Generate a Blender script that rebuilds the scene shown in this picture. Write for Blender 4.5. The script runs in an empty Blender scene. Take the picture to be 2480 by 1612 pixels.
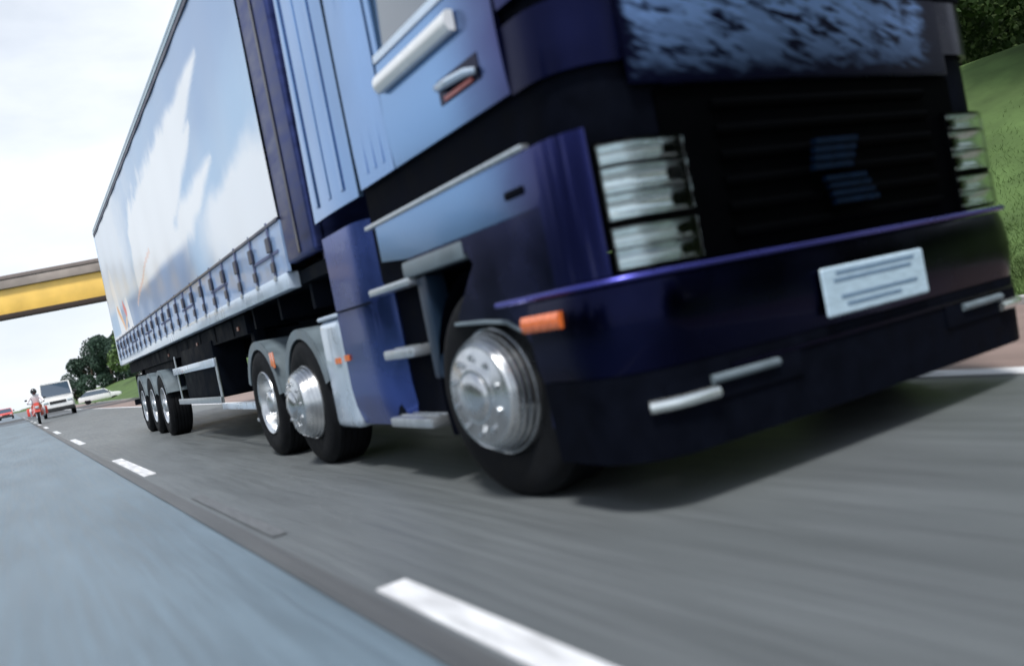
import bpy, bmesh, math, random
from mathutils import Vector, Matrix, noise
R = math.radians
PI = math.pi
random.seed(7)
scene = bpy.context.scene
C = scene.collection

# ---------------------------------------------------------------- camera
YAW, PITCH, ROLL = R(30.7), R(1.37), R(11.2)
cam_d = bpy.data.cameras.new('camera'); cam = bpy.data.objects.new('camera', cam_d); C.objects.link(cam)
F = Vector((math.sin(YAW)*math.cos(PITCH), math.cos(YAW)*math.cos(PITCH), -math.sin(PITCH)))
R0 = Vector((math.cos(YAW), -math.sin(YAW), 0)); U0 = R0.cross(F)
RT = R0*math.cos(ROLL) - U0*math.sin(ROLL); UP = R0*math.sin(ROLL) + U0*math.cos(ROLL)
M4 = Matrix((RT, UP, -F)).transposed().to_4x4(); M4.translation = Vector((0, 0, 0.872))
cam.matrix_world = M4
cam_d.sensor_width = 36; cam_d.lens = 29.03; cam_d.clip_start = 0.05; cam_d.clip_end = 3000
cam_d.dof.use_dof = True; cam_d.dof.focus_distance = 15.0; cam_d.dof.aperture_fstop = 1.0
scene.camera = cam

# ---------------------------------------------------------------- world, sun, exposure
SUN_EL, SUN_AZ = R(62), R(-140)          # azimuth from +Y towards +X: ahead and to the left
w = bpy.data.worlds.new('World'); scene.world = w; w.use_nodes = True
wn, wl = w.node_tree.nodes, w.node_tree.links
wn.clear()
out = wn.new('ShaderNodeOutputWorld'); bg = wn.new('ShaderNodeBackground'); bg.inputs['Strength'].default_value = 0.12
sky = wn.new('ShaderNodeTexSky'); sky.sky_type = 'NISHITA'; sky.sun_disc = False
sky.sun_elevation = SUN_EL; sky.sun_rotation = SUN_AZ; sky.air_density = 1.0; sky.dust_density = 1.5
tc = wn.new('ShaderNodeTexCoord'); mp = wn.new('ShaderNodeMapping'); mp.inputs['Scale'].default_value = (1.6, 1.6, 4.2)
nz = wn.new('ShaderNodeTexNoise'); nz.inputs['Scale'].default_value = 1.7; nz.inputs['Detail'].default_value = 7; nz.inputs['Roughness'].default_value = .52
rp = wn.new('ShaderNodeValToRGB'); rp.color_ramp.elements[0].position = .34; rp.color_ramp.elements[1].position = .56
rp.color_ramp.elements[0].color = (.70, .70, .70, 1); rp.color_ramp.elements[1].color = (1, 1, 1, 1)
mx = wn.new('ShaderNodeMix'); mx.data_type = 'RGBA'
mx.inputs[7].default_value = (8.6, 9.1, 9.8, 1)       # bright thin cloud
wl.new(tc.outputs['Generated'], mp.inputs['Vector']); wl.new(mp.outputs[0], nz.inputs['Vector'])
wl.new(nz.outputs['Fac'], rp.inputs[0]); sx = wn.new('ShaderNodeSeparateXYZ'); wl.new(tc.outputs['Generated'], sx.inputs[0])
hz = wn.new('ShaderNodeMapRange'); hz.interpolation_type = 'SMOOTHSTEP'; hz.inputs[1].default_value = .38; hz.inputs[2].default_value = .92
hz.inputs[3].default_value = 1.0; hz.inputs[4].default_value = .30; wl.new(sx.outputs['Z'], hz.inputs[0])
cl = wn.new('ShaderNodeMath'); cl.operation = 'MULTIPLY'; wl.new(rp.outputs[0], cl.inputs[0]); wl.new(hz.outputs[0], cl.inputs[1])
wl.new(cl.outputs[0], mx.inputs[0]); wl.new(sky.outputs[0], mx.inputs[6])
wl.new(mx.outputs[2], bg.inputs['Color']); wl.new(bg.outputs[0], out.inputs[0])
sd = bpy.data.lights.new('sun', 'SUN'); sd.energy = 3.6; sd.angle = R(11); sd.color = (1, .96, .9)
so = bpy.data.objects.new('sun', sd); C.objects.link(so)
sv = Vector((math.sin(SUN_AZ)*math.cos(SUN_EL), math.cos(SUN_AZ)*math.cos(SUN_EL), math.sin(SUN_EL)))
so.rotation_euler = sv.to_track_quat('Z', 'Y').to_euler(); so.location = sv*50
scene.view_settings.view_transform = 'Standard'; scene.view_settings.look = 'None'
scene.view_settings.exposure = 0.0; scene.view_settings.gamma = 1.0; scene.view_settings.use_curve_mapping = False

# ---------------------------------------------------------------- materials
def nmat(name):
    m = bpy.data.materials.new(name); m.use_nodes = True
    nt = m.node_tree; return m, nt, nt.nodes['Principled BSDF']
def mat(name, col, rough=.5, metal=0., coat=0., var=.12, scale=3., bump=0., bscale=40., stretch=(1, 1, 1), spec=.5, rvar=.1, emit=None):
    m, nt, b = nmat(name); N, L = nt.nodes, nt.links
    t = N.new('ShaderNodeTexCoord'); mp = N.new('ShaderNodeMapping'); mp.inputs['Scale'].default_value = stretch
    L.new(t.outputs['Object'], mp.inputs[0])
    n = N.new('ShaderNodeTexNoise'); n.inputs['Scale'].default_value = scale; n.inputs['Detail'].default_value = 6
    L.new(mp.outputs[0], n.inputs['Vector'])
    r = N.new('ShaderNodeMapRange'); r.inputs[1].default_value = .3; r.inputs[2].default_value = .7
    r.inputs[3].default_value = 1-var; r.inputs[4].default_value = 1+var
    L.new(n.outputs['Fac'], r.inputs[0])
    mm = N.new('ShaderNodeVectorMath'); mm.operation = 'SCALE'; mm.inputs[0].default_value = col[:3]
    L.new(r.outputs[0], mm.inputs['Scale']); L.new(mm.outputs[0], b.inputs['Base Color'])
    r2 = N.new('ShaderNodeMapRange'); r2.inputs[1].default_value = .3; r2.inputs[2].default_value = .7
    r2.inputs[3].default_value = max(.02, rough-rvar); r2.inputs[4].default_value = min(1, rough+rvar)
    L.new(n.outputs['Fac'], r2.inputs[0]); L.new(r2.outputs[0], b.inputs['Roughness'])
    b.inputs['Metallic'].default_value = metal; b.inputs['Coat Weight'].default_value = coat; b.inputs['Coat Roughness'].default_value = .06
    b.inputs['Specular IOR Level'].default_value = spec
    if bump:
        n2 = N.new('ShaderNodeTexNoise'); n2.inputs['Scale'].default_value = bscale; n2.inputs['Detail'].default_value = 4
        L.new(mp.outputs[0], n2.inputs['Vector'])
        bp = N.new('ShaderNodeBump'); bp.inputs['Strength'].default_value = bump; bp.inputs['Distance'].default_value = .01
        L.new(n2.outputs['Fac'], bp.inputs['Height']); L.new(bp.outputs[0], b.inputs['Normal'])
    if emit:
        b.inputs['Emission Color'].default_value = (*emit[:3], 1); b.inputs['Emission Strength'].default_value = emit[3]
    return m

def asphalt(name, col, streak=.25, rough=.62):
    m, nt, b = nmat(name); N, L = nt.nodes, nt.links
    t = N.new('ShaderNodeTexCoord')
    def ns(scale, st, det=5, ro=.55):
        mp = N.new('ShaderNodeMapping'); mp.inputs['Scale'].default_value = st; L.new(t.outputs['Object'], mp.inputs[0])
        n = N.new('ShaderNodeTexNoise'); n.inputs['Scale'].default_value = scale; n.inputs['Detail'].default_value = det; n.inputs['Roughness'].default_value = ro
        L.new(mp.outputs[0], n.inputs['Vector']); return n.outputs['Fac']
    def mr(f, a, c, lo=.3, hi=.7):
        r = N.new('ShaderNodeMapRange'); r.inputs[1].default_value = lo; r.inputs[2].default_value = hi; r.inputs[3].default_value = a; r.inputs[4].default_value = c
        L.new(f, r.inputs[0]); return r.outputs[0]
    def mul(a, c):
        k = N.new('ShaderNodeMath'); k.operation = 'MULTIPLY'; L.new(a, k.inputs[0]); L.new(c, k.inputs[1]); return k.outputs[0]
    f1 = mr(ns(26, (1, .035, 1), 5), 1-streak, 1+streak)      # fine wear lines along the lane
    f2 = mr(ns(2.2, (1, .12, 1), 4), .84, 1.16)               # broad tyre tracks
    f3 = mr(ns(240, (1, 1, 1), 3, .7), .72, 1.28)             # aggregate
    f4 = mr(ns(.35, (1, 1, 1), 5), .9, 1.1)
    f = mul(mul(f1, f2), mul(f3, f4))
    v = N.new('ShaderNodeVectorMath'); v.operation = 'SCALE'; v.inputs[0].default_value = col; L.new(f, v.inputs['Scale'])
    L.new(v.outputs[0], b.inputs['Base Color'])
    L.new(mr(ns(26, (1, .035, 1), 5), rough-.07, rough+.07), b.inputs['Roughness'])
    bp = N.new('ShaderNodeBump'); bp.inputs['Strength'].default_value = .35; bp.inputs['Distance'].default_value = .004
    L.new(ns(180, (1, 1, 1), 3, .7), bp.inputs['Height']); L.new(bp.outputs[0], b.inputs['Normal'])
    return m

def clearglass(name):
    m, nt, b = nmat(name); N, L = nt.nodes, nt.links
    b.inputs['Transmission Weight'].default_value = 1; b.inputs['Roughness'].default_value = .04; b.inputs['IOR'].default_value = 1.3
    b.inputs['Base Color'].default_value = (.93, .97, .98, 1)
    t = N.new('ShaderNodeTexCoord'); wv = N.new('ShaderNodeTexWave'); wv.inputs['Scale'].default_value = 22; L.new(t.outputs['Object'], wv.inputs['Vector'])
    bp = N.new('ShaderNodeBump'); bp.inputs['Strength'].default_value = .12; bp.inputs['Distance'].default_value = .002
    L.new(wv.outputs['Fac'], bp.inputs['Height']); L.new(bp.outputs[0], b.inputs['Normal']); return m
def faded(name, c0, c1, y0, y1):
    m, nt, b = nmat(name); N, L = nt.nodes, nt.links          # blue paint with its reflection falloff put into the colour, darker at the nose
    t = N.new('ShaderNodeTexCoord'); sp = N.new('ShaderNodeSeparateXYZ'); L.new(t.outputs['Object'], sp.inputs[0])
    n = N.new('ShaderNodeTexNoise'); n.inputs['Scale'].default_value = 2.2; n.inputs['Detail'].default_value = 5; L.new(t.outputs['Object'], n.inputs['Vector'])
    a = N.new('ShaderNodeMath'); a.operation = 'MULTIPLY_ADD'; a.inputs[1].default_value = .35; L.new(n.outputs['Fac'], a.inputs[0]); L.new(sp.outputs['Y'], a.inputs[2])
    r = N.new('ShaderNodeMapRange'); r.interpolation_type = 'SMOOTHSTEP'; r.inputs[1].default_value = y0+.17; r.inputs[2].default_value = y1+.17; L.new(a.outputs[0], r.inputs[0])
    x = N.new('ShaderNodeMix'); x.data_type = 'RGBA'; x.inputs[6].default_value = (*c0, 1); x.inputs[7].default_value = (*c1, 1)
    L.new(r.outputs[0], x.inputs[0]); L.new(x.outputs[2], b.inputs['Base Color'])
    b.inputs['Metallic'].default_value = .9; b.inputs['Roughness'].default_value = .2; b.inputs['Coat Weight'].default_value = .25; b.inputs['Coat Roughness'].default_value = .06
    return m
def glassy(name, col, rough=.06):
    m, nt, b = nmat(name)
    b.inputs['Base Color'].default_value = (*col, 1); b.inputs['Roughness'].default_value = rough
    b.inputs['Coat Weight'].default_value = 1; b.inputs['Specular IOR Level'].default_value = .7
    return m

BLUE = mat('blue_metallic_paint', (.150, .290, .540), .20, .88, .35, var=.14, scale=2.0, bump=.03, bscale=4, rvar=.06, stretch=(1, 1, .4))
SKIRT = mat('violet_blue_paint', (.055, .095, .330), .26, .8, .2, var=.12, scale=2.0, bump=.02, bscale=4)
DEEP = mat('deep_violet_paint', (.018, .024, .095), .26, 1., .12, var=.2, scale=2, bump=.02, bscale=5)
NAVY = mat('navy_paint', (.0052, .0068, .030), .28, 1., .06, var=.3, scale=2, bump=.02, bscale=5)
VIOLET = mat('violet_trim', (.075, .08, .38), .25, 1., .2, var=.1)
BLACK = mat('black_plastic', (.003, .004, .008), .6, spec=.02, var=.3, scale=8)
GLOSSB = mat('black_grille', (.0006, .0008, .0012), .6, spec=.01, var=.3)
CHASS = mat('chassis_dark', (.004, .006, .011), .65, spec=.04, var=.4, scale=5)
RUBBER = mat('tyre_rubber', (.005, .006, .008), .75, spec=.15, var=.35, scale=14, bump=.3, bscale=90)
CHROME = mat('polished_aluminium', (.54, .57, .60), .26, .95, var=.30, scale=5, rvar=.12)
ALU = mat('brushed_aluminium', (.50, .55, .60), .36, .85, var=.15, scale=6, bump=.05, stretch=(1, 8, 1))
TANK = mat('pale_tank_paint', (.52, .62, .74), .3, .45, .6, var=.1, scale=4)
GREYM = mat('grey_mudguard', (.13, .17, .20), .45, .1, var=.2, scale=6)
LAMPG = mat('lamp_reflector', (.68, .75, .77), .20, .85, .3, var=.10, scale=5, stretch=(1, 1, 9))
AMBER = mat('amber_lens', (.75, .16, .035), .25, 0, .8, var=.15, scale=30)
AMBER_DIM = mat('dull_amber_lens', (.28, .09, .05), .4, var=.15)
PLATE = mat('number_plate_white', (.42, .56, .68), .3, 0, .5, var=.12, scale=12, stretch=(1, 1, 6))
PLATEDK = mat('plate_smudge', (.10, .17, .27), .4, var=.2)
BADGE = mat('dim_blue_badge', (.0015, .008, .024), .5, .5, 0, var=.3, scale=20, spec=.1)
WGLASS = glassy('dark_window_glass', (.01, .014, .02))
PALEG = glassy('pale_window_glass', (.05, .08, .12))
RAILW = mat('pale_side_rail', (.55, .66, .80), .32, .3, .5, var=.12, scale=4)
RAILB = mat('blue_lower_curtain', (.24, .36, .58), .42, 0, .4, var=.18, scale=6, stretch=(1, 1, 1))
STRAP = mat('strap_webbing', (.10, .12, .22), .7, var=.2)
BUCKLE = mat('steel_buckle', (.045, .05, .085), .35, .6, var=.2)
TOPRAIL = mat('grey_top_rail', (.30, .42, .50), .35, .4, .2, var=.12)
TOPDK = mat('dark_rail_groove', (.05, .05, .09), .5)
NAVYPANEL = mat('navy_side_panel', (.040, .055, .165), .38, .7, .0, var=.3, scale=3, stretch=(1, 1, 4), spec=.1)
WHITE = mat('white_road_paint', (.62, .64, .67), .6, var=.28, scale=7, bump=.3, bscale=160, stretch=(3, .5, 1))
WORN = mat('worn_road_paint', (.112, .122, .132), .6, var=.3, scale=30)
VANW = mat('white_car_paint', (.78, .80, .82), .25, 0, 1., var=.04)
REDP = mat('red_paint', (.70, .06, .035), .3, 0, .8, var=.08)
DARKC = mat('dark_trim', (.02, .022, .025), .5)
YELLOW = mat('yellow_steel_beam', (.92, .60, .14), .45, 0, .2, var=.15, scale=.6)
CONC = mat('weathered_concrete', (.32, .28, .26), .85, var=.22, scale=.8, bump=.3, bscale=8)
GRASSM = mat('grass_ground', (.075, .125, .042), .9, var=.4, scale=.8, bump=.6, bscale=12, spec=.2)
BLADE = mat('grass_blades', (.10, .165, .05), .7, var=.35, scale=.7, spec=.25)
BARK = mat('bark', (.07, .055, .04), .9, var=.3, scale=6, bump=.5, bscale=20)
KERB = mat('kerb_concrete', (.36, .37, .37), .8, var=.2, scale=3, bump=.3)
REDSH = asphalt('reddish_shoulder', (.235, .172, .155), .12)
LANEB = asphalt('grey_asphalt', (.108, .122, .131), .14, .46)
LANEA = asphalt('bluish_asphalt', (.118, .166, .208), .16, .45)
DARKA = asphalt('shaded_asphalt', (.055, .060, .066), .12, .7)
JOINT = asphalt('joint_asphalt', (.080, .086, .092), .14, .5)
SKIN = mat('helmet_black', (.01, .011, .014), .2, 0, .8)
JACKET = mat('white_jacket', (.72, .74, .78), .8, var=.1)

FADE = faded('paint_reflection_fade', (.024, .030, .145), (.160, .310, .560), .34, 1.05)
def leafmat(name, c1, c2):
    m, nt, b = nmat(name); N, L = nt.nodes, nt.links
    g = N.new('ShaderNodeNewGeometry'); n = N.new('ShaderNodeTexNoise'); n.inputs['Scale'].default_value = 1.1
    t = N.new('ShaderNodeTexCoord'); L.new(t.outputs['Object'], n.inputs['Vector'])
    a = N.new('ShaderNodeMath'); a.operation = 'ADD'; L.new(g.outputs['Random Per Island'], a.inputs[0]); L.new(n.outputs['Fac'], a.inputs[1])
    r = N.new('ShaderNodeValToRGB'); r.color_ramp.elements[0].position = .45; r.color_ramp.elements[1].position = 1.3
    r.color_ramp.elements[0].color = (*c1, 1); r.color_ramp.elements[1].color = (*c2, 1)
    L.new(a.outputs[0], r.inputs[0]); L.new(r.outputs[0], b.inputs['Base Color']); b.inputs['Roughness'].default_value = .6
    b.inputs['Specular IOR Level'].default_value = .25
    tr = b.inputs.get('Subsurface Weight')
    return m
def print_mat():
    m, nt, b = nmat('streaky_pale_print'); N, L = nt.nodes, nt.links
    t = N.new('ShaderNodeTexCoord'); rot = N.new('ShaderNodeMapping'); rot.vector_type = 'POINT'; rot.inputs['Rotation'].default_value = (0, R(-15), 0)
    L.new(t.outputs['Object'], rot.inputs[0])
    def ns(st, sc, det=3):
        mp = N.new('ShaderNodeMapping'); mp.inputs['Scale'].default_value = st; L.new(rot.outputs[0], mp.inputs[0])
        n = N.new('ShaderNodeTexNoise'); n.inputs['Scale'].default_value = sc; n.inputs['Detail'].default_value = det; n.inputs['Roughness'].default_value = .5
        L.new(mp.outputs[0], n.inputs['Vector']); return n.outputs['Fac']
    def mr(f, lo, hi, a=0., c=1.):
        r = N.new('ShaderNodeMapRange'); r.interpolation_type = 'SMOOTHSTEP'; r.inputs[1].default_value = lo; r.inputs[2].default_value = hi; r.inputs[3].default_value = a; r.inputs[4].default_value = c
        L.new(f, r.inputs[0]); return r.outputs[0]
    def mth(op, a, c):
        k = N.new('ShaderNodeMath'); k.operation = op
        for i, v in enumerate((a, c)):
            if isinstance(v, (int, float)): k.inputs[i].default_value = v
            else: L.new(v, k.inputs[i])
        return k.outputs[0]
    sp = N.new('ShaderNodeSeparateXYZ'); L.new(t.outputs['Object'], sp.inputs[0])
    fine = ns((1, .1, 5.5), 5.5, 4); big = ns((1, .1, 2.2), 4.2, 3); edge = ns((1, .1, 3), 9, 3)
    zz = mth('ADD', sp.outputs['Z'], mth('MULTIPLY', edge, .16))
    body = mr(zz, 1.725, 1.80)
    lx = mr(mth('ADD', sp.outputs['X'], mth('MULTIPLY', edge, .2)), -1.0, -.93); rx = mr(mth('ADD', sp.outputs['X'], mth('MULTIPLY', edge, .3)), 1.0, .86, 0, 1)
    k = mth('MULTIPLY', mth('MULTIPLY', body, lx), rx)
    k = mth('MULTIPLY', k, mth('MAXIMUM', mr(fine, .44, .56), mth('MULTIPLY', mr(big, .42, .56), .8)))
    k = mth('MULTIPLY', k, mr(sp.outputs['Z'], 1.62, 1.93, .28, 1))
    x = N.new('ShaderNodeMix'); x.data_type = 'RGBA'; x.inputs[6].default_value = (.0052, .0068, .030, 1); x.inputs[7].default_value = (.27, .45, .86, 1)
    L.new(k, x.inputs[0]); L.new(x.outputs[2], b.inputs['Base Color']); b.inputs['Roughness'].default_value = .4; b.inputs['Roughness'].default_value = .32; b.inputs['Metallic'].default_value = .9; b.inputs['Specular IOR Level'].default_value = .1
    return m
PRINT = print_mat()
CLEAR = clearglass('fluted_lamp_glass')
LEAF_D = leafmat('dark_bluish_leaves', (.020, .036, .034), (.045, .085, .060))
LEAF_G = leafmat('mid_green_leaves', (.040, .080, .030), (.10, .17, .055))

# ---------------------------------------------------------------- mesh helpers
class MB:
    def __init__(s): s.bm = bmesh.new()
    def box(s, x0, x1, y0, y1, z0, z1, bev=0., seg=2):
        vs = [s.bm.verts.new(p) for p in ((x0, y0, z0), (x1, y0, z0), (x1, y1, z0), (x0, y1, z0), (x0, y0, z1), (x1, y0, z1), (x1, y1, z1), (x0, y1, z1))]
        fs = [s.bm.faces.new([vs[i] for i in f]) for f in ((0, 3, 2, 1), (4, 5, 6, 7), (0, 1, 5, 4), (1, 2, 6, 5), (2, 3, 7, 6), (3, 0, 4, 7))]
        if bev:
            es = list({e for f in fs for e in f.edges})
            bmesh.ops.bevel(s.bm, geom=es, offset=bev, segments=seg, affect='EDGES', profile=.6)
        return s
    def hexa(s, pts):
        vs = [s.bm.verts.new(p) for p in pts]
        for f in ((0, 3, 2, 1), (4, 5, 6, 7), (0, 1, 5, 4), (1, 2, 6, 5), (2, 3, 7, 6), (3, 0, 4, 7)): s.bm.faces.new([vs[i] for i in f])
        return s
    def tube(s, pts, r, seg=8, cap=True):
        pts = [Vector(p) for p in pts]; rs = r if isinstance(r, (list, tuple)) else [r]*len(pts); rings = []
        for i, p in enumerate(pts):
            d = (pts[min(i+1, len(pts)-1)] - pts[max(i-1, 0)]).normalized()
            q = d.to_track_quat('Z', 'X'); ring = []
            for k in range(seg):
                a = 2*PI*k/seg; ring.append(s.bm.verts.new(p + q @ Vector((math.cos(a)*rs[i], math.sin(a)*rs[i], 0))))
            rings.append(ring)
        for a, b in zip(rings, rings[1:]):
            for k in range(seg): s.bm.faces.new((a[k], a[(k+1) % seg], b[(k+1) % seg], b[k]))
        if cap:
            s.bm.faces.new(rings[0][::-1]); s.bm.faces.new(rings[-1])
        return s
    def lathe(s, prof, seg=48, sgn=-1, close=False, cx=0, cy=0, cz=0):
        """profile (r, x): revolved about the X axis; sgn -1 = outward is -X"""
        rings = []
        for r, x in prof:
            if r < 1e-5: rings.append([s.bm.verts.new((cx+x*sgn*-1*-1, cy, cz))])
            else: rings.append([s.bm.verts.new((cx+x*sgn, cy+r*math.cos(2*PI*k/seg), cz+r*math.sin(2*PI*k/seg))) for k in range(seg)])
        prs = list(zip(rings, rings[1:]))
        if close: prs.append((rings[-1], rings[0]))
        for a, b in prs:
            for k in range(seg):
                k2 = (k+1) % seg
                if len(a) == 1: s.bm.faces.new((a[0], b[k2], b[k]))
                elif len(b) == 1: s.bm.faces.new((a[k], a[k2], b[0]))
                else: s.bm.faces.new((a[k], a[k2], b[k2], b[k]))
        return s
    def prism(s, poly, x0, x1):
        """polygon in (y, z) extruded along x"""
        a = [s.bm.verts.new((x0, y, z)) for y, z in poly]; b = [s.bm.verts.new((x1, y, z)) for y, z in poly]
        s.bm.faces.new(a); s.bm.faces.new(b[::-1])
        for k in range(len(poly)):
            k2 = (k+1) % len(poly); s.bm.faces.new((a[k], b[k], b[k2], a[k2]))
        return s
    def grid(s, rows):
        g = [[s.bm.verts.new(p) for p in r] for r in rows]
        for i in range(len(g)-1):
            for j in range(len(g[0])-1): s.bm.faces.new((g[i][j], g[i][j+1], g[i+1][j+1], g[i+1][j]))
        return s
    def slab(s, front, back):
        """closed slab between two matching point grids"""
        s.grid(front); s.grid([r[::-1] for r in back])
        def wall(a, b): s.grid([a, b])
        wall(back[0], front[0]); wall(front[-1], back[-1])
        wall([r[0] for r in front], [r[0] for r in back]); wall([r[-1] for r in back], [r[-1] for r in front])
        bmesh.ops.remove_doubles(s.bm, verts=s.bm.verts[:], dist=1e-5)
        return s
    def mesh(s, name, m, ang=35, smooth=True):
        bmesh.ops.recalc_face_normals(s.bm, faces=s.bm.faces[:])
        me = bpy.data.meshes.new(name); s.bm.to_mesh(me); s.bm.free(); me.materials.append(m)
        if smooth:
            me.polygons.foreach_set('use_smooth', [True]*len(me.polygons)); me.set_sharp_from_angle(angle=R(ang))
        return me
    def build(s, name, m, parent=None, loc=None, ang=35, smooth=True):
        o = bpy.data.objects.new(name, s.mesh(name, m, ang, smooth)); C.objects.link(o)
        if parent is not None: o.parent = parent
        if loc is not None: o.location = loc
        return o
def empty(name, loc, label, cat, group=None, rz=0):
    o = bpy.data.objects.new(name, None); C.objects.link(o); o.location = loc; o.rotation_euler = (0, 0, rz)
    return tag(o, label, cat, group)
def tag(o, label=None, cat=None, group=None, kind=None):
    if label: o['label'] = label
    if cat: o['category'] = cat
    if group: o['group'] = group
    if kind: o['kind'] = kind
    return o
def copy_tree(o, parent=None, loc=None):
    c = o.copy(); C.objects.link(c)
    if parent is not None: c.parent = parent
    if loc is not None: c.location = loc
    for ch in o.children: copy_tree(ch, c)
    return c
def inst(o, parent, loc):
    return copy_tree(o, parent, loc)

# ================================================================ GROUND AND ROAD
def edge(Y):                                   # where the verge starts
    return 8.35 - .014*(Y-2) 
def ter(X, Y):
    if X < -9.5: return -.02 + min(1.5, (-9.5-X)*.05)*.4
    e = edge(Y); d = X - e
    if d < 0: return -.03
    far = 1 - max(0, min(1, (Y-50)/90))*.35
    t = min(1, max(0, d/11)); h = (t*t*(3-2*t))*4.2*far
    return h + .05 + .12*noise.noise(Vector((X*.25, Y*.25, 0))) * min(1, d)
xs = [-1500, -400, -100, -40, -20, -12, -9.5, -9, 1, 4] + [4.5+.6*i for i in range(36)] + [30, 40, 60, 100, 250, 600, 1500]
ys = [-400, -120, -60] + [-40+3*i for i in range(80)] + [210, 225, 250, 300, 400, 700, 1500, 2500]
MB().grid([[(x, y, ter(x, y)) for x in xs] for y in ys]).build('ground', GRASSM)['kind'] = 'structure'

road = bpy.data.objects.new('road', None)
def sheet(name, m, x0, x1, y0, y1, z, parent=None, n=1):
    return MB().grid([[(x0, y0+(y1-y0)*i/n, z), (x1, y0+(y1-y0)*i/n, z)] for i in range(n+1)]).build(name, m, parent)
roadm = MB().box(-9.0, .81, -80, 900, -.6, 0).build('road', LANEA); roadm['kind'] = 'structure'
sheet('lorry_lane', LANEB, .812, 4.66, -80, 900, .004, roadm)['label'] = 'grey asphalt lane under the lorry'
lb = MB().box(.811, 8.2, -80, 900, -.6, 0).build('lane_base', LANEB, roadm)
sheet('joint_strip', JOINT, .80, .905, -80, 900, .008, roadm)['label'] = 'dark tar joint beside the lane dashes'
sheet('hard_shoulder', REDSH, 4.66, 8.2, -80, 900, .004, roadm)['label'] = 'reddish hard shoulder'
sheet('edge_line', WHITE, 4.60, 4.80, -80, 900, .010, roadm)['label'] = 'solid white edge line'
sheet('edge_line', WHITE, -6.55, -6.35, -80, 900, .010, roadm)
sheet('bridge_shade_band', DARKA, -9.0, 8.2, 78, 101, .006, roadm)['label'] = 'dark band across the lanes with the bridge shade in its colour'  # bridge shade painted as a darker sheet on the road
for k in range(-1, 13):
    y = -.2 + 9*k
    o = MB().box(.932, 1.048, y, y+3.0, .0, .0125, .002, 1).build('lane_dash', WHITE, roadm)
for k in range(-1, 13):
    y = -.2 + 9*k
    MB().box(-2.72, -2.60, y, y+3.0, .0, .0125, .002, 1).build('lane_dash', WHITE, roadm)
sheet('faded_dash', WORN, .945, 1.02, 4.2, 6.4, .0115, roadm)['label'] = 'faded ghost of an old lane dash'
kb = bpy.data.objects.new('kerb', None)
for i in range(0, 60):
    y = -6 + 1.0*i
    if i == 0: kb = MB().box(8.2, 8.33, -80, -6.01, -.3, .09, .012, 1).build('kerb', KERB); kb['kind'] = 'structure'; kme = MB().box(0, .13, 0, .985, -.3, .09, .012, 1).mesh('kerb_stone', KERB)
    o = bpy.data.objects.new('kerb_stone', kme); C.objects.link(o); o.parent = kb; o.location = (8.2+random.uniform(-.004, .004), y, random.uniform(-.004, .004))
MB().box(8.2, 8.33, 54.01, 200, -.3, .09).build('kerb_run', KERB, kb)

for o in (roadm, kb):
    o.rotation_euler = (0, 0, R(.8)); o.location = (.028, 0, 0)

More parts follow.
